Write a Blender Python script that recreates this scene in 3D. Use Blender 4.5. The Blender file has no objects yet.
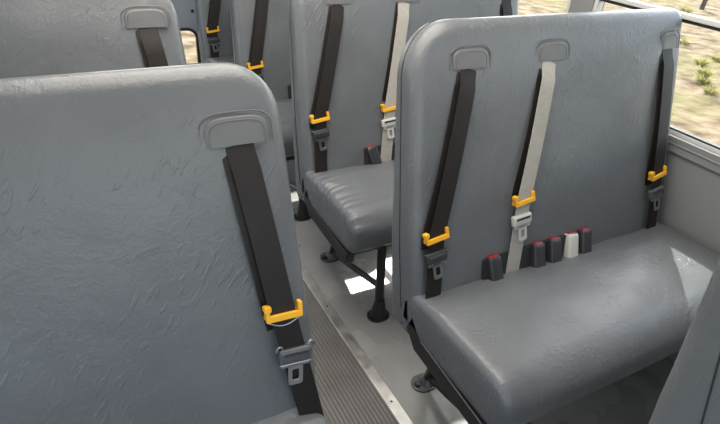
import bpy, bmesh, math, random
from mathutils import Vector, Matrix, noise
random.seed(7)
SC = bpy.context.scene
COL = SC.collection
PI = math.pi

# ------------------------------------------------------------------ camera, sky, sun, exposure
def cam_axes(yaw, pit, rol):
    f = Vector((math.sin(yaw)*math.cos(pit), math.cos(yaw)*math.cos(pit), math.sin(pit)))
    r = f.cross(Vector((0, 0, 1))).normalized(); u = r.cross(f)
    return r*math.cos(rol)+u*math.sin(rol), -r*math.sin(rol)+u*math.cos(rol), f
cd = bpy.data.cameras.new('camera'); cam = bpy.data.objects.new('camera', cd); COL.objects.link(cam)
_r, _u, _f = cam_axes(0.5298, -0.5524, 0.0819)
_m = Matrix((_r, _u, -_f)).transposed().to_4x4(); _m.translation = Vector((-0.4966, -0.9891, 1.357))
cam.matrix_world = _m
cd.sensor_width = 36; cd.lens = 540.27/720*36; cd.clip_start = .02; cd.clip_end = 500
SC.camera = cam

w = bpy.data.worlds.new('sky'); SC.world = w; w.use_nodes = True
nt = w.node_tree; bg = nt.nodes['Background']
st = nt.nodes.new('ShaderNodeTexSky'); st.sky_type = 'NISHITA'; st.sun_disc = False
st.sun_elevation = math.radians(43.5); st.sun_rotation = math.atan2(.66, .93)
st.air_density = 1.0; st.dust_density = 2.0; st.ozone_density = 1.0
hs = nt.nodes.new('ShaderNodeHueSaturation'); hs.inputs['Saturation'].default_value = .5
nt.links.new(st.outputs[0], hs.inputs['Color']); nt.links.new(hs.outputs[0], bg.inputs[0]); bg.inputs[1].default_value = 1.0

sd = bpy.data.lights.new('sun', 'SUN'); sd.energy = 11; sd.angle = math.radians(.6); sd.color = (1, .95, .87)
sun = bpy.data.objects.new('sun', sd); COL.objects.link(sun)
sun.rotation_euler = Vector((.66, .93, 1)).to_track_quat('Z', 'Y').to_euler()

for i, (lx, ly, e) in enumerate([(0, -1.9, 3), (0, .2, 40)]):     # area lights added as soft fill under the bus ceiling
    ld = bpy.data.lights.new('ceiling_fill', 'AREA'); ld.shape = 'RECTANGLE'; ld.size = 1.2; ld.size_y = 1.6
    ld.energy = e; ld.color = (1, .93, .85)
    lo = bpy.data.objects.new('ceiling_fill', ld); COL.objects.link(lo); lo.location = (lx, ly, 1.86)

SC.view_settings.view_transform = 'Standard'; SC.view_settings.look = 'None'
SC.view_settings.gamma = 1; SC.view_settings.use_curve_mapping = False
SC.view_settings.exposure = 0.0
SC.cycles.use_denoising = True
SC.cycles.max_bounces = 8; SC.cycles.transparent_max_bounces = 16
SC.cycles.sample_clamp_indirect = 4

# ------------------------------------------------------------------ materials
def mat(name, col, rough=.5, metal=0, spec=.5, cn=None, bump=None, rvar=0):
    """cn=(scale, amount) brightness mottling; bump=list of (scale, strength, distance, stretch)"""
    m = bpy.data.materials.new(name); m.use_nodes = True
    N, L = m.node_tree.nodes, m.node_tree.links
    b = N['Principled BSDF']
    b.inputs['Base Color'].default_value = (*col, 1); b.inputs['Roughness'].default_value = rough
    b.inputs['Metallic'].default_value = metal; b.inputs['Specular IOR Level'].default_value = spec
    tc = N.new('ShaderNodeTexCoord')
    if cn:
        n = N.new('ShaderNodeTexNoise'); n.inputs['Scale'].default_value = cn[0]; n.inputs['Detail'].default_value = 6
        L.new(tc.outputs['Object'], n.inputs['Vector'])
        mr = N.new('ShaderNodeMapRange'); mr.inputs[1].default_value = .3; mr.inputs[2].default_value = .7
        mr.inputs[3].default_value = 1-cn[1]; mr.inputs[4].default_value = 1+cn[1]
        L.new(n.outputs[0], mr.inputs[0])
        mx = N.new('ShaderNodeMix'); mx.data_type = 'RGBA'; mx.blend_type = 'MULTIPLY'; mx.inputs[0].default_value = 1
        mx.inputs[6].default_value = (*col, 1); L.new(mr.outputs[0], mx.inputs[7]); L.new(mx.outputs[2], b.inputs['Base Color'])
        if rvar:
            m2 = N.new('ShaderNodeMapRange'); m2.inputs[1].default_value = .3; m2.inputs[2].default_value = .7
            m2.inputs[3].default_value = rough-rvar; m2.inputs[4].default_value = rough+rvar
            L.new(n.outputs[0], m2.inputs[0]); L.new(m2.outputs[0], b.inputs['Roughness'])
    prev = None
    for (sc, stg, dist, stretch) in (bump or []):
        mp = N.new('ShaderNodeMapping'); mp.inputs['Scale'].default_value = stretch
        mp.inputs['Rotation'].default_value = (.3, .5, .4)
        L.new(tc.outputs['Object'], mp.inputs[0])
        n = N.new('ShaderNodeTexNoise'); n.inputs['Scale'].default_value = sc; n.inputs['Detail'].default_value = 4
        n.inputs['Distortion'].default_value = .6
        L.new(mp.outputs[0], n.inputs['Vector'])
        bp = N.new('ShaderNodeBump'); bp.inputs['Strength'].default_value = stg; bp.inputs['Distance'].default_value = dist
        L.new(n.outputs[0], bp.inputs['Height'])
        if prev: L.new(prev.outputs[0], bp.inputs['Normal'])
        prev = bp
    if prev: L.new(prev.outputs[0], b.inputs['Normal'])
    return m

M = {}
def vinyl(name, col, rough):
    """grey vinyl upholstery: fine grain, short crinkles in patches, slow sag"""
    m = mat(name, col, rough, spec=.5, cn=(7, .07), rvar=.04,
            bump=[(9, .25, .010, (1, 1, 1)), (90, .45, .0016, (1, 1, 1)), (240, .6, .0010, (1, 1, 1))])
    N, L = m.node_tree.nodes, m.node_tree.links
    b = N['Principled BSDF']; tc = [n for n in N if n.type == 'TEX_COORD'][0]
    last = b.inputs['Normal'].links[0].from_node
    mp = N.new('ShaderNodeMapping'); mp.vector_type = 'TEXTURE'; mp.inputs['Rotation'].default_value = (0, .55, 0); mp.inputs['Scale'].default_value = (1.0, 1.0, 6.0)
    L.new(tc.outputs['Object'], mp.inputs[0])
    v = N.new('ShaderNodeTexNoise'); v.inputs['Scale'].default_value = 110; v.inputs['Detail'].default_value = .5
    v.inputs['Distortion'].default_value = .0
    L.new(mp.outputs[0], v.inputs['Vector'])
    a2 = v
    mr = N.new('ShaderNodeMapRange'); mr.inputs[1].default_value = .58; mr.inputs[2].default_value = .70
    mr.inputs[3].default_value = 0; mr.inputs[4].default_value = 1; mr.interpolation_type = 'SMOOTHSTEP'
    L.new(a2.outputs[0], mr.inputs[0])
    pn = N.new('ShaderNodeTexNoise'); pn.inputs['Scale'].default_value = 9; L.new(tc.outputs['Object'], pn.inputs['Vector'])
    pm = N.new('ShaderNodeMapRange'); pm.inputs[1].default_value = .38; pm.inputs[2].default_value = .62
    pm.inputs[3].default_value = .06; pm.inputs[4].default_value = .75
    L.new(pn.outputs[0], pm.inputs[0])
    bp = N.new('ShaderNodeBump'); bp.inputs['Distance'].default_value = .0009
    L.new(pm.outputs[0], bp.inputs['Strength']); L.new(mr.outputs[0], bp.inputs['Height'])
    L.new(last.outputs[0], bp.inputs['Normal']); L.new(bp.outputs[0], b.inputs['Normal'])
    return m
M['vinyl'] = vinyl('grey_vinyl', (.119, .128, .136), .33)
M['flap'] = mat('grey_vinyl_flap', (.120, .121, .121), .42, cn=(30, .06), bump=[(300, .3, .0006, (1, 1, 1))])
M['thread'] = mat('thread', (.12, .12, .12), .7)
M['web_dark_and_shade'] = mat('dark_webbing_and_shade', (.015, .012, .011), .5, spec=.3, cn=(60, .1), bump=[(900, .5, .0004, (1, .2, 1))])
M['web_light'] = mat('light_webbing', (.36, .34, .30), .6, cn=(60, .06), bump=[(900, .5, .0004, (1, .2, 1))])
M['yellow'] = mat('yellow_plastic', (.85, .42, .02), .35)
M['black'] = mat('black_plastic', (.030, .030, .034), .38)
M['charcoal'] = mat('charcoal_plastic', (.075, .078, .085), .33)
M['pale'] = mat('pale_grey_plastic', (.50, .49, .46), .4)
M['red'] = mat('red_plastic', (.26, .015, .015), .35)
M['steel'] = mat('steel', (.42, .42, .42), .3, metal=1)
M['frame'] = mat('black_painted_steel', (.018, .018, .02), .35, spec=.5)
M['shell'] = mat('dark_seam', (.02, .02, .022), .6)
M['alu'] = mat('aluminium', (.72, .70, .67), .38, metal=1, cn=(25, .12), rvar=.06)
M['floor'] = mat('grey_rubber_floor', (.27, .27, .265), .28, cn=(5, .14), rvar=.08, bump=[(40, .1, .001, (1, 1, 1))])
M['ribs'] = mat('ribbed_mat', (.125, .120, .115), .45, cn=(9, .15))
M['wall'] = mat('grey_wall_panel', (.25, .26, .26), .22, cn=(3, .05), bump=[(500, .2, .0004, (1, 1, 1))])
M['sash'] = mat('window_sash', (.62, .62, .60), .35)
M['gasket'] = mat('gasket', (.03, .03, .03), .6)
M['roof'] = mat('ceiling_panel', (.74, .66, .56), .5)
M['rearwall'] = mat('pale_grey_metal', (.40, .41, .43), .4, cn=(4, .06))

g = bpy.data.materials.new('window_glass'); g.use_nodes = True
N, L = g.node_tree.nodes, g.node_tree.links; N.clear()
o = N.new('ShaderNodeOutputMaterial'); mx = N.new('ShaderNodeMixShader'); tr = N.new('ShaderNodeBsdfTransparent'); gl = N.new('ShaderNodeBsdfGlossy')
gl.inputs['Roughness'].default_value = .02; tr.inputs[0].default_value = (.93, .95, .94, 1)
lw = N.new('ShaderNodeLayerWeight'); lw.inputs[0].default_value = .5
pw = N.new('ShaderNodeMath'); pw.operation = 'POWER'; pw.inputs[1].default_value = 4; L.new(lw.outputs['Facing'], pw.inputs[0])
fr = N.new('ShaderNodeMath'); fr.operation = 'MULTIPLY_ADD'; fr.inputs[1].default_value = .6; fr.inputs[2].default_value = .04; L.new(pw.outputs[0], fr.inputs[0])
L.new(fr.outputs[0], mx.inputs[0]); L.new(tr.outputs[0], mx.inputs[1]); L.new(gl.outputs[0], mx.inputs[2]); L.new(mx.outputs[0], o.inputs[0])
M['glass'] = g

# dry ground outside
m = bpy.data.materials.new('dry_ground'); m.use_nodes = True; N, L = m.node_tree.nodes, m.node_tree.links
b = N['Principled BSDF']; b.inputs['Roughness'].default_value = .95; b.inputs['Specular IOR Level'].default_value = .1
tc = N.new('ShaderNodeTexCoord')
def nz(s, d=6):
    n = N.new('ShaderNodeTexNoise'); n.inputs['Scale'].default_value = s; n.inputs['Detail'].default_value = d
    L.new(tc.outputs['Object'], n.inputs['Vector']); return n
n1 = nz(3.2, 10); n2 = nz(.55, 5)
c1 = N.new('ShaderNodeValToRGB'); e = c1.color_ramp.elements
e[0].position = .36; e[0].color = (.075, .052, .030, 1); e[1].position = .62; e[1].color = (.20, .155, .10, 1)
q = c1.color_ramp.elements.new(.48); q.color = (.14, .102, .060, 1)
L.new(n1.outputs[0], c1.inputs[0])
c2 = N.new('ShaderNodeValToRGB'); e = c2.color_ramp.elements
e[0].position = .52; e[0].color = (0, 0, 0, 1); e[1].position = .66; e[1].color = (1, 1, 1, 1)
L.new(n2.outputs[0], c2.inputs[0])
mm = N.new('ShaderNodeMix'); mm.data_type = 'RGBA'; mm.inputs[7].default_value = (.13, .12, .045, 1)
ma = N.new('ShaderNodeMath'); ma.operation = 'MULTIPLY'; ma.inputs[1].default_value = .6
L.new(c2.outputs[0], ma.inputs[0]); L.new(ma.outputs[0], mm.inputs[0]); L.new(c1.outputs[0], mm.inputs[6])
L.new(mm.outputs[2], b.inputs['Base Color'])
bp = N.new('ShaderNodeBump'); bp.inputs['Strength'].default_value = .8; bp.inputs['Distance'].default_value = .08
L.new(n1.outputs[0], bp.inputs['Height']); L.new(bp.outputs[0], b.inputs['Normal'])
M['ground'] = m
M['road'] = mat('pale_dirt_road', (.18, .14, .12), .9, cn=(.6, .06), spec=.1)
M['weed'] = mat('yellow_green_weed', (.34, .31, .10), .8, cn=(6, .2), spec=.1)
M['stone'] = mat('stone', (.15, .13, .11), .9, cn=(9, .2), spec=.1)
M['wood'] = mat('weathered_post', (.05, .04, .03), .8, spec=.2)

# ------------------------------------------------------------------ helpers
def link(name, bm, m, parent=None, smooth=True, bevel=0):
    me = bpy.data.meshes.new(name)
    bmesh.ops.recalc_face_normals(bm, faces=bm.faces)
    bm.to_mesh(me); bm.free()
    o = bpy.data.objects.new(name, me); COL.objects.link(o)
    me.materials.append(m)
    if smooth:
        for p in me.polygons: p.use_smooth = True
        try: me.set_sharp_from_angle(angle=math.radians(50))
        except Exception: pass
    if bevel:
        bv = o.modifiers.new('bevel', 'BEVEL'); bv.width = bevel; bv.segments = 2; bv.limit_method = 'ANGLE'; bv.angle_limit = .7
    if parent: o.parent = parent
    return o
def thing(name, label, cat, loc=(0, 0, 0), group=None, rz=0):
    o = bpy.data.objects.new(name, None); COL.objects.link(o); o.location = loc; o.rotation_euler = (0, 0, rz)
    o.empty_display_size = .1
    o['label'] = label; o['category'] = cat
    if group: o['group'] = group
    return o
def tag(o, label, cat, group=None, kind=None):
    o['label'] = label; o['category'] = cat
    if group: o['group'] = group
    if kind: o['kind'] = kind
    return o
def struct(o): o['kind'] = 'structure'; return o
def box(bm, x0, x1, y0, y1, z0, z1, mt=None):
    vs = [bm.verts.new((x, y, z)) for x in (x0, x1) for y in (y0, y1) for z in (z0, z1)]
    if mt is not None:
        for v in vs: v.co = mt @ v.co
    for f in ((0, 1, 3, 2), (4, 6, 7, 5), (0, 4, 5, 1), (2, 3, 7, 6), (0, 2, 6, 4), (1, 5, 7, 3)):
        bm.faces.new([vs[i] for i in f])
    return bm
def B(*a): return box(bmesh.new(), *a)
def rr(u0, u1, v0, v1, rads, inset=0, n=8, side=6):
    """rounded rectangle outline, rads = (bl, br, tr, tl); constant vertex count"""
    u0 += inset; u1 -= inset; v0 += inset; v1 -= inset
    lim = max(.0002, min(u1-u0, v1-v0)/2-.0002)
    R = [min(max(r-inset, .0008), lim) for r in rads]
    C = [(u0+R[0], v0+R[0], R[0], PI), (u1-R[1], v0+R[1], R[1], 1.5*PI), (u1-R[2], v1-R[2], R[2], 0), (u0+R[3], v1-R[3], R[3], .5*PI)]
    arcs = [[(c[0]+c[2]*math.cos(c[3]+k/n*PI/2), c[1]+c[2]*math.sin(c[3]+k/n*PI/2)) for k in range(n+1)] for c in C]
    pts = []
    for i in range(4):
        pts += arcs[i]
        a, b_ = arcs[i][-1], arcs[(i+1) % 4][0]
        for k in range(1, side): t = k/side; pts.append((a[0]+(b_[0]-a[0])*t, a[1]+(b_[1]-a[1])*t))
    return pts
def loft(rings, closed=True):
    """rings: list of equal-length lists of Vectors; caps both ends"""
    bm = bmesh.new(); V = [[bm.verts.new(p) for p in r] for r in rings]; n = len(V[0])
    for a, b_ in zip(V, V[1:]):
        for i in range(n): bm.faces.new((a[i], a[(i+1) % n], b_[(i+1) % n], b_[i]))
    bm.faces.new(V[0][::-1]); bm.faces.new(V[-1])
    return bm
def tube(bm, pts, r, n=8, closed=False, flat=1.0):
    pts = [Vector(p) for p in pts]; rings = []
    N_ = len(pts)
    for i, p in enumerate(pts):
        a = pts[(i-1) % N_] if (closed or i > 0) else p
        c = pts[(i+1) % N_] if (closed or i < N_-1) else p
        t = (c-a).normalized(); ref = Vector((0, 0, 1)) if abs(t.z) < .9 else Vector((1, 0, 0))
        s = t.cross(ref).normalized(); q = s.cross(t)
        rings.append([bm.verts.new(p+s*r*math.cos(2*PI*k/n)+q*r*flat*math.sin(2*PI*k/n)) for k in range(n)])
    for i in range(N_ if closed else N_-1):
        a, c = rings[i], rings[(i+1) % N_]
        for k in range(n): bm.faces.new((a[k], a[(k+1) % n], c[(k+1) % n], c[k]))
    if not closed: bm.faces.new(rings[0][::-1]); bm.faces.new(rings[-1])
    return bm
def cyl(bm, c, axis, r, h, n=20, r2=None):
    ax = Vector(axis).normalized(); ref = Vector((0, 0, 1)) if abs(ax.z) < .9 else Vector((1, 0, 0))
    s = ax.cross(ref).normalized(); q = s.cross(ax); c = Vector(c); r2 = r if r2 is None else r2
    a = [bm.verts.new(c+(s*math.cos(2*PI*k/n)+q*math.sin(2*PI*k/n))*r) for k in range(n)]
    d = [bm.verts.new(c+ax*h+(s*math.cos(2*PI*k/n)+q*math.sin(2*PI*k/n))*r2) for k in range(n)]
    for k in range(n): bm.faces.new((a[k], a[(k+1) % n], d[(k+1) % n], d[k]))
    bm.faces.new(a[::-1]); bm.faces.new(d)
    return bm
def slab(bm, outline, w0, w1, mt, hole=None):
    """prism of a (u,v) outline between w0 and w1 in frame mt, optional hole outline of the same count"""
    def V(pts, w_): return [bm.verts.new(mt @ Vector((p[0], p[1], w_))) for p in pts]
    a, b_ = V(outline, w0), V(outline, w1); n = len(a)
    for i in range(n): bm.faces.new((a[i], a[(i+1) % n], b_[(i+1) % n], b_[i]))
    if hole:
        c, d = V(hole, w0), V(hole, w1)
        for i in range(n):
            j = (i+1) % n
            bm.faces.new((c[j], c[i], d[i], d[j])); bm.faces.new((a[j], a[i], c[i], c[j])); bm.faces.new((b_[i], b_[j], d[j], d[i]))
    else:
        bm.faces.new(a[::-1]); bm.faces.new(b_)
    return bm

# ------------------------------------------------------------------ the bus shell
XW = 1.186            # inner face of the side walls
Y0, Y1 = -3.0, 2.95
P = .7225
struct(link('floor', B(-XW-.06, XW+.06, Y0, Y1, -.06, 0), M['floor'], smooth=False))
# ribbed aisle mat: ridges run the length of the bus
bm = bmesh.new(); prof = []; x = -.168; pitch = .0125
while x < .168-1e-6:
    prof += [(x, .002), (x+.0035, .002), (x+.0050, .0055), (x+.0105, .0055)]; x += pitch
prof.append((.168, .002))
rows = [[bm.verts.new((px, y, pz)) for px, pz in prof] for y in (Y0, Y1)]
for i in range(len(prof)-1): bm.faces.new((rows[0][i], rows[0][i+1], rows[1][i+1], rows[1][i]))
ma_ = struct(link('trim_1', bm, M['ribs'], smooth=False)); ma_['label'] = 'dark ribbed rubber aisle mat'
for k, sx in enumerate((1, -1)):
    bm = bmesh.new(); a_, b_ = (.168, .206) if sx > 0 else (-.206, -.168)
    box(bm, a_, b_, Y0, Y1, 0, .006)
    t = struct(link('trim_%d' % (k+2), bm, M['alu'], bevel=.002))
    y = -2.92
    while y < 2.9:
        s = bmesh.new(); cyl(s, ((a_+b_)/2, y, .0055), (0, 0, 1), .0042, .0018, 12, .003)
        link('screw', s, M['gasket'], t); y += .469/1.0
# side walls with window openings
ZS, ZR, ZT = .722, 1.068, 1.44       # sill, sash rail, window head
PH = .435                              # centre of one window post
posts = [PH+P*k for k in range(-5, 4)]
for side, sx in (('right', 1), ('left', -1)):
    xi = XW*sx; xo = (XW+.06)*sx; a_, b_ = min(xi, xo), max(xi, xo)
    bm = bmesh.new(); box(bm, a_, b_, Y0, Y1, 0, ZS); box(bm, a_, b_, Y0, Y1, ZT, 1.92)
    for yp in posts:
        if Y0 < yp < Y1: box(bm, a_, b_, yp-.05, yp+.05, ZS, ZT)
    box(bm, a_, b_, Y0, Y0+.1, ZS, ZT); box(bm, a_, b_, Y1-.12, Y1, ZS, ZT)
    struct(link('wall_'+side, bm, M['wall'], smooth=False))
    bm = bmesh.new(); box(bm, min(xi-.012*sx, xi), max(xi-.012*sx, xi), Y0, Y1, ZS-.045, ZS+.004)
    box(bm, min(xi-.016*sx, xi), max(xi-.016*sx, xi), Y0, Y1, ZS-.020, ZS-.014)
    struct(link('trim_%d' % (4 if sx > 0 else 5), bm, M['wall'], bevel=.002))
    bm = bmesh.new(); box(bm, min(xi-.02*sx, xi), max(xi-.02*sx, xi), Y0, Y1, 0, .09)
    struct(link('baseboard_'+side, bm, M['wall'], bevel=.006))
    n = 1
    for ya, yb in zip(posts, posts[1:]):
        ya += .05; yb -= .05
        if ya < Y0+.1 or yb > Y1-.12: continue
        W = bpy.data.objects.new('window_%d' % (n if sx > 0 else n+10), None); COL.objects.link(W); struct(W); n += 1
        def XX(d0, d1): p, q_ = xi+d0*sx, xi+d1*sx; return min(p, q_), max(p, q_)
        f = bmesh.new(); x0, x1 = XX(.004, .034)
        t_ = .016
        box(f, x0, x1, ya, yb, ZS, ZS+t_); box(f, x0, x1, ya, yb, ZT-t_, ZT)
        box(f, x0, x1, ya, ya+t_, ZS+t_, ZT-t_); box(f, x0, x1, yb-t_, yb, ZS+t_, ZT-t_)
        link('window_frame', f, M['sash'], W, bevel=.002)
        f = bmesh.new(); x0, x1 = XX(-.004, .018); box(f, x0, x1, ya+t_, yb-t_, ZR-.006, ZR+.010)
        link('sash_rail', f, M['sash'], W, bevel=.003)
        f = bmesh.new(); x0, x1 = XX(.006, .024); box(f, x0, x1, ya+t_, yb-t_, ZR-.016, ZR-.006)
        box(f, x0, x1, ya+t_, yb-t_, ZS+t_, ZS+t_+.006)
        link('gasket', f, M['gasket'], W, smooth=False)
        f = bmesh.new(); x0, x1 = XX(.013, .017); box(f, x0, x1, ya+t_, yb-t_, ZS+t_, ZT-t_)
        link('window_pane', f, M['glass'], W, smooth=False)
struct(link('ceiling', B(-XW-.06, XW+.06, Y0, Y1, 1.92, 1.97), M['roof'], smooth=False))
# front wall with the windscreen opening
bm = bmesh.new(); box(bm, -XW, XW, Y0-.05, Y0, 0, .95); box(bm, -XW, XW, Y0-.05, Y0, 1.72, 1.92)
box(bm, -XW, -XW+.1, Y0-.05, Y0, .95, 1.72); box(bm, XW-.1, XW, Y0-.05, Y0, .95, 1.72)
struct(link('wall_front', bm, M['wall'], smooth=False))
# rear wall with the emergency door and its lower window
bm = bmesh.new()
DX, LZ0, LZ1 = .44, .06, .385
box(bm, -XW, -DX, Y1, Y1+.05, 0, 1.92); box(bm, DX, XW, Y1, Y1+.05, 0, 1.92); box(bm, -DX, DX, Y1, Y1+.05, 1.7, 1.92)
struct(link('wall_rear', bm, M['rearwall'], smooth=False))
D = bpy.data.objects.new('door_1', None); COL.objects.link(D); struct(D)
RY = Matrix(((1, 0, 0, 0), (0, 0, 1, 0), (0, 1, 0, 0), (0, 0, 0, 1)))       # (u,v,w) -> (x, w, z)
def door_panel(z0, z1, wz0, wz1):
    bm = bmesh.new()
    slab(bm, rr(-DX+.004, DX-.004, z0, z1, (.004,)*4), Y1+.005, Y1+.045, RY, rr(-.372, .372, wz0, wz1, (.07,)*4))
    return bm
link('door_panel', door_panel(.004, .62, LZ0, LZ1), M['rearwall'], D)
link('door_panel', door_panel(.62, 1.696, .78, 1.6), M['rearwall'], D)
for wz0, wz1 in ((LZ0, LZ1), (.78, 1.6)):
    bm = bmesh.new(); slab(bm, rr(-.378, .378, wz0-.006, wz1+.006, (.076,)*4), Y1-.004, Y1+.02, RY, rr(-.360, .360, wz0+.012, wz1-.012, (.058,)*4))
    link('gasket', bm, M['gasket'], D)
    bm = bmesh.new(); slab(bm, rr(-.366, .366, wz0+.006, wz1-.006, (.064,)*4), Y1+.006, Y1+.010, RY)
    link('window_pane', bm, M['glass'], D)
bm = bmesh.new(); cyl(bm, (.352, Y1+.006, .50), (0, -1, 0), .012, .008, 12, .009)
link('bolt', bm, M['gasket'], D)

# ------------------------------------------------------------------ bench seats
TA = .28                     # recline: y changes .28 per unit of z
ZF = .987                    # height of the belt flaps, where local y of the back's front face is 0
CR = 1/math.sqrt(1+TA*TA)
def BM(x, z, off=0, ang=0):
    """frame on the back's front face: u right, v up the back, w out towards the sitter"""
    m_ = Matrix(((1, 0, 0), (0, TA*CR, -CR), (0, CR, TA*CR))).to_4x4()
    m_.translation = Vector((x, (z-ZF)*TA, z)) + Vector((0, -CR, TA*CR))*off
    return m_ @ Matrix.Rotation(ang, 4, 'Z')
HW = .488                    # half width of the back
def back_outline(inset, a=-1):
    """outline in (x, s), s = slant distance up the back; a = sign of the aisle end, the wall end is fuller and squarer"""
    z0, z1 = .33, 1.101
    rw, ra = .042, (.125 if a < 0 else .092)
    uw = .507
    rads = (.03, .03, rw, ra) if a < 0 else (.03, .03, ra, rw)
    pts = rr(-HW if a < 0 else -uw, uw if a < 0 else HW, 0, (z1-z0)/CR, rads, inset, 10, 14)
    return [(u*(1-(.040*min(1, max(0, v_-.25)/.5) if u*a > 0 else 0)), v_) for u, v_ in pts]
def wk(w_, s, wedge):
    """the back gets thicker towards the bottom"""
    k = max(0, min(1, (-w_-.03)/.04)); return 1+k*wedge*max(0, .70-s)/.092
def backrest_mesh(seed, creases=(), wedge=.08, aisle=-1):
    T, R_ = .092, .036
    Z0 = .33
    base = Vector((0, (Z0-ZF)*TA, Z0)); up = Vector((0, TA*CR, CR)); nrm = Vector((0, -CR, TA*CR))
    lay = [(.40, .010), (.34, .010), (.28, .0098), (.22, .0094), (.17, .0088), (.13, .008), (.10, .006), (.075, .003), (.055, .000)]
    for k in range(0, 7):
        a = k/6*PI/2; lay.append((.036*(1-math.sin(a)), -R_*(1-math.cos(a))*.9-.001))
    lay += [(0, -.05), (.001, -.062)]
    for k in range(1, 6):
        a = k/5*PI/2; lay.append((.030*(1-math.cos(a)), -T+.030-.030*math.sin(a)))
    lay += [(.1, -T-.003), (.2, -T-.004)]
    rings = []
    for ins, w_ in lay:
        ring = []
        for u, s in back_outline(ins, aisle):
            p = base+Vector((u, 0, 0))+up*s+nrm*w_*wk(w_, s, wedge)
            q_ = Vector((u*4+seed, w_*4, s*4))
            d = (noise.noise(q_)*.0035+noise.noise(q_*3.1)*.0014)
            edge = min(HW-abs(u), .78-s)
            if edge < .07: d += noise.noise(Vector((u*16+seed, s*16, 3)))*.0022
            p = p+nrm*d*(1 if w_ > -.04 else -.6)
            for (cu, cs, amp, wd, ang) in creases:
                du, ds = (u-cu), (s-cs); a_ = du*math.cos(ang)+ds*math.sin(ang); b2 = -du*math.sin(ang)+ds*math.cos(ang)
                if abs(a_) < .12: p = p-nrm*amp*math.exp(-(b2/wd)**2)*math.cos(a_/.12*PI/2)**2
            ring.append(p)
        rings.append(ring)
    return loft(rings)
def cushion_mesh(seed, gather=1.0, aisle=-1, sag=.042):
    """side profile in (y, z), swept along x with rounded ends"""
    y0, y1, z0, z1 = -.505, -.075, .327, .462
    W_ = HW-.002; R_ = .024
    lay = []
    for ins in (.055, .045, .038): lay.append((ins, -W_-.002))
    for k in range(7):
        a = k/6*PI/2; lay.append((R_*(1-math.sin(a)), -W_+R_*(1-math.cos(a))))
    NX = 60
    mid = [(0, -W_+R_+(2*W_-2*R_)*k/NX) for k in range(1, NX)]
    lay = lay+mid+[(i_, -x_) for i_, x_ in reversed(lay)]
    rings = []
    for ins, x_ in lay:
        ring = []
        for y, z in rr(y0, y1, z0, z1, (.030, .03, .045, .062), ins, 9, 44):
            p = Vector((x_, y, z))
            t = (y-y0)/(y1-y0)
            top = max(0, min(1, (z-z0)/(z1-z0)))
            e_ = 1-(abs(x_)/W_)**8
            p.z += top*e_*(.018*math.sin(PI*min(1, max(0, t)))**.7)
            p.z += top*(.010*(1-t)-.004)          # front a little higher than the crease
            if t < .2: p.y -= .016*e_*math.sin(PI*top)*(1-t/.2)
            q_ = Vector((x_*3+seed, y*4, z*4))
            d = noise.noise(q_)*.005+noise.noise(q_*2.7)*.0022
            # gathers in the cover at the aisle end
            ex = W_-x_*aisle
            if ex < .10: d += .0042*gather*math.sin(y*210+noise.noise(Vector((y*14, seed, 0)))*4)*(1-ex/.10)*math.exp(-((top-.8)/.3)**2)*(.8+noise.noise(Vector((y*8, seed+5, 2))))
            p.z -= sag*e_*max(0, (t-.62)/.38)**1.3*top
            p.z += d*(.3+.7*top); p.y -= d*.5*(1-t)
            ring.append(p)
        rings.append(ring)
    return loft(rings)
FLAP_N = 14
def flap_outline(hw, h, grow=0):
    """D shape: straight bottom edge, softly domed top"""
    pts = [(-hw-grow, -grow*0), (hw+grow, -grow*0)]
    for k in range(FLAP_N+1):
        a = k/FLAP_N*PI; c, s = math.cos(a), math.sin(a)
        pts.append(((hw+grow)*(abs(c)**.55)*(1 if c >= 0 else -1), (h+grow)*(.42+.58*s**.75)))
    return pts
def ribbon(path, wdt, th=.0016):
    """belt webbing through frames (x, z, off, ang)"""
    bm = bmesh.new(); prev = None
    for (x, z, off, ang) in path:
        m_ = BM(x, z, off, ang)
        r_ = [bm.verts.new(m_ @ Vector(c)) for c in ((-wdt/2, 0, 0), (0, 0, .0006), (wdt/2, 0, 0), (wdt/2, 0, -th), (0, 0, -th), (-wdt/2, 0, -th))]
        if prev:
            for i in range(6): bm.faces.new((prev[i], prev[(i+1) % 6], r_[(i+1) % 6], r_[i]))
        else: bm.faces.new(r_[::-1])
        prev = r_
    bm.faces.new(prev)
    return bm
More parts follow.
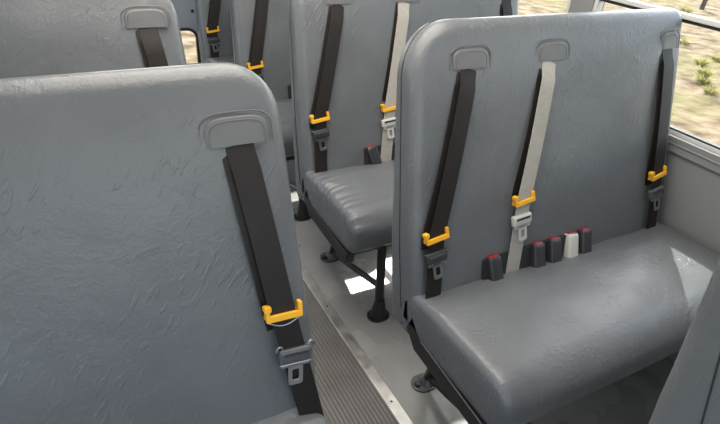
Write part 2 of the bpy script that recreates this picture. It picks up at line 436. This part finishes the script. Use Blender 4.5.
def belt(seat, x0, x1, x2, zc, flap_x, flap_w, web, hard, lean=0, big=False, zlatch=None, shadow_side=-1, fdz=0, fw=.0055, hlean=None):
    """flap at the top, webbing down to the crease, yellow adjuster at height zc, latch plate below it"""
    bl = bpy.data.objects.new('seat_belt', None); COL.objects.link(bl); bl.parent = seat
    hb = .014                                        # height off the back (cushion puffs .01)
    fz = ZF
    # flap on the back
    m_ = BM(flap_x, fz+.004+fdz, fw)
    bm = bmesh.new(); rings = []
    for ins, w_ in ((.0, 0), (0, .002), (.0015, .0035), (.004, .0042), (.012, .0050), (.02, .0052)):
        rings.append([m_ @ Vector((u, v_, w_)) for u, v_ in flap_outline(flap_w/2-ins, .046-ins)])
    link('belt_guide_flap', loft(rings), M['flap'], seat)
    bm = bmesh.new(); pts = [m_ @ Vector((u, v_, .0012)) for u, v_ in flap_outline(flap_w/2+.007, .053)[1:]+[flap_outline(flap_w/2+.007, .053)[0]]]
    tube(bm, pts, .0017, 6, flat=.8); link('welt_seam', bm, M['flap'], seat)
    bm = bmesh.new(); pts = [m_ @ Vector((u, v_, .0046)) for u, v_ in flap_outline(flap_w/2-.007, .039)]
    tube(bm, [m_ @ Vector((-flap_w/2+.006, .006, .0042))]+[m_ @ Vector((flap_w/2-.006, .006, .0042))], .0009, 5)
    tube(bm, pts[1:]+[pts[0]], .0009, 5); link('stitching', bm, M['thread'], seat)
    def xa(z):
        if z > zc: t = (z-zc)/(fz-zc); return x1+(x0-x1)*t
        t = (z-.43)/(zc-.43); return x2+(x1-x2)*t
    def an(z): return math.atan2((x0-x1), (fz-zc)/CR)*-1 if z > zc else math.atan2((x1-x2), (zc-.43)/CR)*-1
    def path(dx, doff, ztop, zbot, tilt=0):
        out = []; n = 26
        for i in range(n+1):
            z = ztop+(zbot-ztop)*i/n; t = i/n
            b_ = hb+doff+.010*math.sin(PI*t)
            if z > fz+fdz-.03: b_ = .0072+doff*.2+(hb-.0072)*max(0, (fz+fdz-z))/.03
            a0, a1 = an(zc+.05), an(zc-.05); k = max(0, min(1, (zc+.04-z)/.08)); ang = a0+(a1-a0)*k
            out.append((xa(z)+dx, z, b_, ang))
        return out
    link('webbing_or_shade', ribbon(path(0, .003, fz+.004+fdz, .43), .047), web, bl)
    link('webbing_or_shade', ribbon(path(shadow_side*.009, -.007, fz+.006+fdz, zc-.03), .047), M['web_dark_and_shade'], bl)  # dark strip beside the belt, standing in for shadow in the slit
    t0 = (fz-zc)/(fz-.43); oc = hb+.003+.010*math.sin(PI*t0)
    A_ = lean
    m_ = BM(xa(zc), zc, oc, A_)
    # yellow adjuster: bar with two upright prongs, a hook on one
    s_ = 1.0
    bm = bmesh.new()
    slab(bm, rr(-.034, .034, -.0065, .0055, (.003,)*4, 0, 3, 2), .001, .008, m_)
    for sg in (-1, 1):
        slab(bm, rr(min(sg*.034, sg*.0265), max(sg*.034, sg*.0265), -.004, .022, (.002,)*4, 0, 3, 2), -.006, .0075, m_)
    slab(bm, rr(-.037, -.024, .014, .024, (.002,)*4, 0, 3, 2), -.005, .009, m_)
    slab(bm, rr(-.034, .034, -.005, .005, (.002,)*4, 0, 3, 2), -.009, -.004, m_)
    ya_ = link('yellow_adjuster', bm, M['yellow'], bl, bevel=.0008)
    # latch plate housing and steel tongue
    zl = zlatch if zlatch else zc-.046
    A2 = (lean*.8+an(zl)*.15) if hlean is None else hlean
    t0 = (fz-zl)/(fz-.43); oc = hb+.003+.010*math.sin(PI*t0)
    m_ = BM(xa(zl), zl, oc, A2)
    bm = bmesh.new()
    rings = [[m_ @ Vector((u, v_, w_)) for u, v_ in rr(-.0315, .0315, -.015, .015, (.006, .006, .004, .004), ins, 4, 3)]
             for ins, w_ in ((.002, -.006), (0, -.004), (0, .005), (.0015, .0075), (.004, .009))]
    link('latch_housing', loft(rings), hard, bl)
    bm = bmesh.new(); slab(bm, rr(-.024, .024, .002, .008, (.002,)*4, 0, 3, 2), .0085, .0098, m_)
    link('latch_slot', bm, M['black'] if hard is not M['black'] else M['charcoal'], bl)
    if big:
        bm = bmesh.new()
        for sg in (-1, 1):
            tube(bm, [m_ @ Vector((sg*.030+.006*math.cos(a), .014+.008*math.sin(a), .003)) for a in [k/10*PI*1.15-.2 for k in range(11)]], .0022, 6)
        tube(bm, [m_ @ Vector((u, -.016, .004)) for u in (-.030, 0, .030)], .0022, 6)
        link('wire_loop', bm, M['dullsteel'], bl)
        bm = bmesh.new(); tube(bm, [BM(xa(zc), zc, hb+.013, A_) @ Vector((-.028+.056*k/12, -.010-.010*math.sin(PI*k/12), 0)) for k in range(13)], .0014, 6)
        link('wire_loop', bm, M['dullsteel'], bl)
    bm = bmesh.new()
    slab(bm, rr(-.027, .027, -.022, -.013, (.002,)*4, 0, 4, 3), .003, .0055, m_)
    slab(bm, rr(-.0145, .0145, -.060, -.014, (.006, .006, .003, .003), 0, 4, 3), .003, .0055, m_,
         rr(-.0065, .0065, -.050, -.028, (.003,)*4, 0, 4, 3))
    link('latch_tongue', bm, M['steel'] if hard is not M['pale'] else M['pale'], bl, bevel=.0006)
    return bl
def buckle(seat, x, housing, tilt=0, z=.482, off=.022, lean=.15):
    b_ = bpy.data.objects.new('buckle', None); COL.objects.link(b_); b_.parent = seat
    m_ = BM(x, z, off, 0) @ Matrix.Rotation(tilt, 4, 'Z') @ Matrix.Rotation(-lean, 4, 'X') @ Matrix.Scale(1.22, 4)
    rings = [[m_ @ Vector((u, w_, v_)) for u, v_ in rr(-.0165, .0165, -.012, .012, (.006,)*4, ins, 4, 2)]
             for ins, w_ in ((.004, -.058), (.001, -.052), (0, -.03), (0, .020), (.001, .026), (.0035, .0285))]
    o_ = link('buckle_housing', loft(rings), housing, b_)
    rings = [[m_ @ Vector((u, w_, v_)) for u, v_ in rr(-.013, .013, -.007, .0085, (.003,)*4, ins, 3, 2)] for ins, w_ in ((0, .024), (0, .030), (.0015, .0315))]
    link('release_button', loft(rings), M['red'], b_)
    return b_
def bench(label, x, y, side, belts, buckles, seed, cushion=True, legs=True, creases=(), wedge=.08, gather=1.0, sag=.042):
    """side +1: aisle end of the bench is at local -x (right-hand row); -1: aisle end at +x"""
    S = thing('bus_seat', label, 'bus seat', (x, y, 0))
    link('backrest', backrest_mesh(seed, creases, wedge, -side), M['vinyl'], S)
    # dark seam round the edge where the front cover meets the rear cover
    base = Vector((0, (.33-ZF)*TA, .33)); up = Vector((0, TA*CR, CR)); nrm = Vector((0, -CR, TA*CR))
    bm = bmesh.new(); tube(bm, [base+Vector((u*1.001, 0, 0))+up*s+nrm*-.052*wk(-.052, s, wedge) for u, s in back_outline(.0002, -side) if u*-side > .30 and s > .02], .0015, 6)
    link('edge_piping', bm, M['shell'], S)
    if cushion:
        link('seat_cushion', cushion_mesh(seed+3, gather, -side, sag), M['vinyl'], S)
        bm = bmesh.new(); box(bm, -HW+.010, HW-.010, -.478, -.08, .312, .338)
        link('seat_pan', bm, M['frame'], S, bevel=.004)
    a = -side                        # aisle end sign
    xe = a*(HW-.004)
    bm = bmesh.new()                 # side rail of flat steel with upright to the back
    rail = [(-.150, .390), (-.132, .345), (-.18, .300), (-.475, .283), (-.482, .326), (-.2, .350), (-.150, .396)]
    rr_ = [[Vector((xe+a*d, yy, zz)) for yy, zz in rail] for d in (-.030, .004)]
    vv = [[bm.verts.new(p) for p in r] for r in rr_]
    for i in range(len(rail)): bm.faces.new((vv[0][i], vv[0][(i+1) % len(rail)], vv[1][(i+1) % len(rail)], vv[1][i]))
    bm.faces.new(vv[0][::-1]); bm.faces.new(vv[1])
    link('side_rail', bm, M['frame'], S, smooth=False, bevel=.002)
    if cushion:
        bm = bmesh.new()
        for yy in (-.14, -.45): tube(bm, [(-HW+.03, yy, .305), (HW-.01, yy, .305)], .0125, 10)
        link('cross_tube', bm, M['frame'], S)
        bm = bmesh.new(); box(bm, (XW-.665)*side*.0+side*(HW-.02) if side > 0 else -HW-.008, side*(HW+.008) if side > 0 else -HW+.02, -.46, -.12, .23, .30)
        link('wall_bracket', bm, M['frame'], S, smooth=False)
    if legs:
        lx = a*(HW-.155)
        bm = bmesh.new()             # rear leg
        tube(bm, [(lx, -.125, .31), (lx, -.118, .18), (lx, -.085, .015)], .015, 10)
        link('leg', bm, M['frame'], S)
        bm = bmesh.new()             # front leg, a flattened tube flaring to the foot
        tube(bm, [(lx, -.45, .31), (lx, -.462, .18), (lx, -.475, .015)], .0165, 10)
        link('leg', bm, M['frame'], S)
        bm = bmesh.new(); tube(bm, [(lx, -.10, .035), (lx, -.22, .060), (lx, -.44, .125), (lx, -.46, .13)], .012, 8)
        link('brace', bm, M['frame'], S)
        for fy, dxf in ((-.085, a*.012), (-.475, 0)):
            bm = bmesh.new(); m_ = Matrix.Translation((lx+dxf, fy, 0))
            slab(bm, rr(-.042, .042, -.034, .034, (.033,)*4, 0, 6, 2), .0003, .006, m_)
            cyl(bm, (lx, fy, .005), (0, 0, 1), .030, .075 if fy < -.2 else .02, 16, .0175)
            ft = link('foot_plate', bm, M['frame'] if fy < -.2 else M['footsteel'], S)
            bm = bmesh.new(); cyl(bm, (lx+dxf+a*.024, fy, .006), (0, 0, 1), .0095, .006, 6); cyl(bm, (lx+dxf+a*.024, fy, .006), (0, 0, 1), .013, .002, 16)
            link('bolt', bm, M['frame'], ft)
    for kw in belts: belt(S, **kw)
    if buckles:
        xs = [b_[0] for b_ in buckles]
        bm = bmesh.new(); slab(bm, rr(min(xs)-.032, max(xs)+.030, -.07, .047, (.01,)*4, 0, 4, 2), -.004, .0160, BM(0, .468, .002))
        link('buckle_pocket', bm, M['shell'], S)
        for bx, hm, tl in buckles: buckle(S, bx, M[hm], tl)
    return S
M['dullsteel'] = mat('dull_steel', (.30, .30, .31), .4, metal=1)
M['footsteel'] = mat('worn_grey_steel', (.12, .12, .12), .4, metal=.4)

WD, WL = M['web_dark_and_shade'], M['web_light']
CH, PL, BK = M['charcoal'], M['pale'], M['black']
def rbelts(one=WD, two=WL, three=WD, dx=0, dz=0, dz2=0, dz3=0):
    return [dict(x0=-.322, x1=-.434+dx, x2=-.444+dx, zc=.608+dz, lean=.12, flap_x=-.315, flap_w=.105, web=one, hard=BK, zlatch=.562+dz),
            dict(x0=-.062, x1=-.150+dx*.5, x2=-.180+dx, zc=.648+dz2, lean=.12, flap_x=-.050, flap_w=.105, web=two, hard=PL if two is WL else BK, zlatch=.600+dz2),
            dict(x0=.414, x1=.408, x2=.415, zc=.625+dz3, lean=.2, flap_x=.424, flap_w=.074, web=three, hard=CH, zlatch=.572+dz3, fw=.004)]
XR = .665
BK5 = [(-.245, 'black', .05), (-.088, 'black', -.05), (-.024, 'black', -.08), (.044, 'pale', -.12), (.100, 'black', -.1)]
bench('large grey bus seat by the window with a row of five red-buttoned buckles',
      XR, 0, 1, rbelts(), BK5, 1.0, creases=((-.21, .115, .004, .012, 2.2), (-.30, .09, .003, .01, 2.5), (.20, .12, .006, .016, .5)), gather=.15)
bench('grey vinyl bus seat with wrinkled cushion corner, next behind the seat with five buckles',
      XR+.008, P, 1, rbelts(dx=.006, dz=.025, dz2=-.008), [(-.225, 'black', .25), (-.07, 'black', 0), (.0, 'black', -.05)], 4.0,
      creases=((-.33, .14, .006, .012, 2.4), (-.28, .11, .005, .01, 2.3)), gather=1.9)
bench('grey bus seat mostly hidden behind the wrinkled-cushion seat, one yellow adjuster showing',
      XR+.012, 2*P, 1, rbelts(dx=.012, dz=-.005), BK5[:3], 7.0)
bench('farthest grey bus seat, narrow strip beside the pale rear door at the top',
      XR+.018, 3*P, 1, rbelts(dx=.006, dz=-.022), BK5[:3], 9.0)
bench('dark grey seat back cut off by the lower right corner of the photo',
      XR, -.808, 1, [], [], 12.0, wedge=.20)
# left-hand row
def lbelt(zc, **k): return dict(x0=.384, x1=.420, x2=.460, zc=zc, flap_x=.384, flap_w=.104, web=WD, hard=CH, **k)
XL = -.659
bench('large grey vinyl bus seat back filling the left foreground of the photo',
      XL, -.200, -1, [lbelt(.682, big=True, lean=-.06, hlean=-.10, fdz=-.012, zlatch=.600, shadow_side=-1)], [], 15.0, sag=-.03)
bench('grey seat back at upper left, seen over the large foreground seat',
      XL-.014, .522, -1, [lbelt(.66, zlatch=.60)], [], 18.0)

# ------------------------------------------------------------------ outside
gd = B(-60, 60, -40, 60, -1.05, -.95); o_ = link('ground', gd, M['ground'], smooth=False)
tag(o_, 'dry sandy ground with sparse weeds outside the window', 'ground', kind='structure')
o_ = link('road', B(20.5, 26, -30, 60, -.95, -.93), M['road'], smooth=False); struct(o_)
def weed(x, y, h, r, label, n=70):
    bm = bmesh.new()
    for k in range(n):
        a = random.uniform(0, 2*PI); d = r*random.random()**.7*.5; l = h*random.uniform(.5, 1)
        b0 = Vector((d*math.cos(a)*.6, d*math.sin(a)*.6, -.01)); tip = Vector((math.cos(a)*(d+r*.6), math.sin(a)*(d+r*.6), l))
        mid = (b0+tip)/2+Vector((0, 0, l*.18)); s = Vector((-math.sin(a), math.cos(a), 0))*random.uniform(.005, .009)
        nn = Vector((math.cos(a), math.sin(a), 0))*.004
        for side in (0,):
            p = [bm.verts.new(c) for c in (b0-s*.5, b0+s*.5, mid+s, tip, mid-s, b0+nn, mid+nn)]
            bm.faces.new((p[0], p[5], p[6], p[4])); bm.faces.new((p[5], p[1], p[2], p[6])); bm.faces.new((p[4], p[6], p[3])); bm.faces.new((p[6], p[2], p[3]))
    o = link('weed', bm, M['weed']); o.location = (x, y, -.95); tag(o, label, 'weed', 'weeds on the dry ground'); return o
random.seed(11)
for i, (x, y, h) in enumerate([(7.7, 3.25, .13), (8.1, 3.62, .16), (8.55, 3.9, .15), (8.35, 3.3, .12), (9.1, 4.3, .16), (7.5, 2.8, .10), (9.0, 3.7, .12),
                  (9.7, 4.4, .13), (11.2, 5.0, .18), (11.9, 5.5, .18), (12.5, 6.9, .16), (10.2, 5.4, .13), (13.5, 7.6, .2), (10.5, 4.5, .14)]):
    weed(x, y, h*.8, h*1.3, 'low yellow-green weed on the dry ground seen through the right window')
bm = bmesh.new(); tube(bm, [(0, 0, -.05), (.03, 0, .9), (.12, .02, 1.9), (.14, .02, 2.4)], .06, 8)
o_ = link('fence_post', bm, M['wood']); o_.location = (14.6, 7.9, -.95)
tag(o_, 'thin dark post standing on the dry ground outside at the top right', 'post')
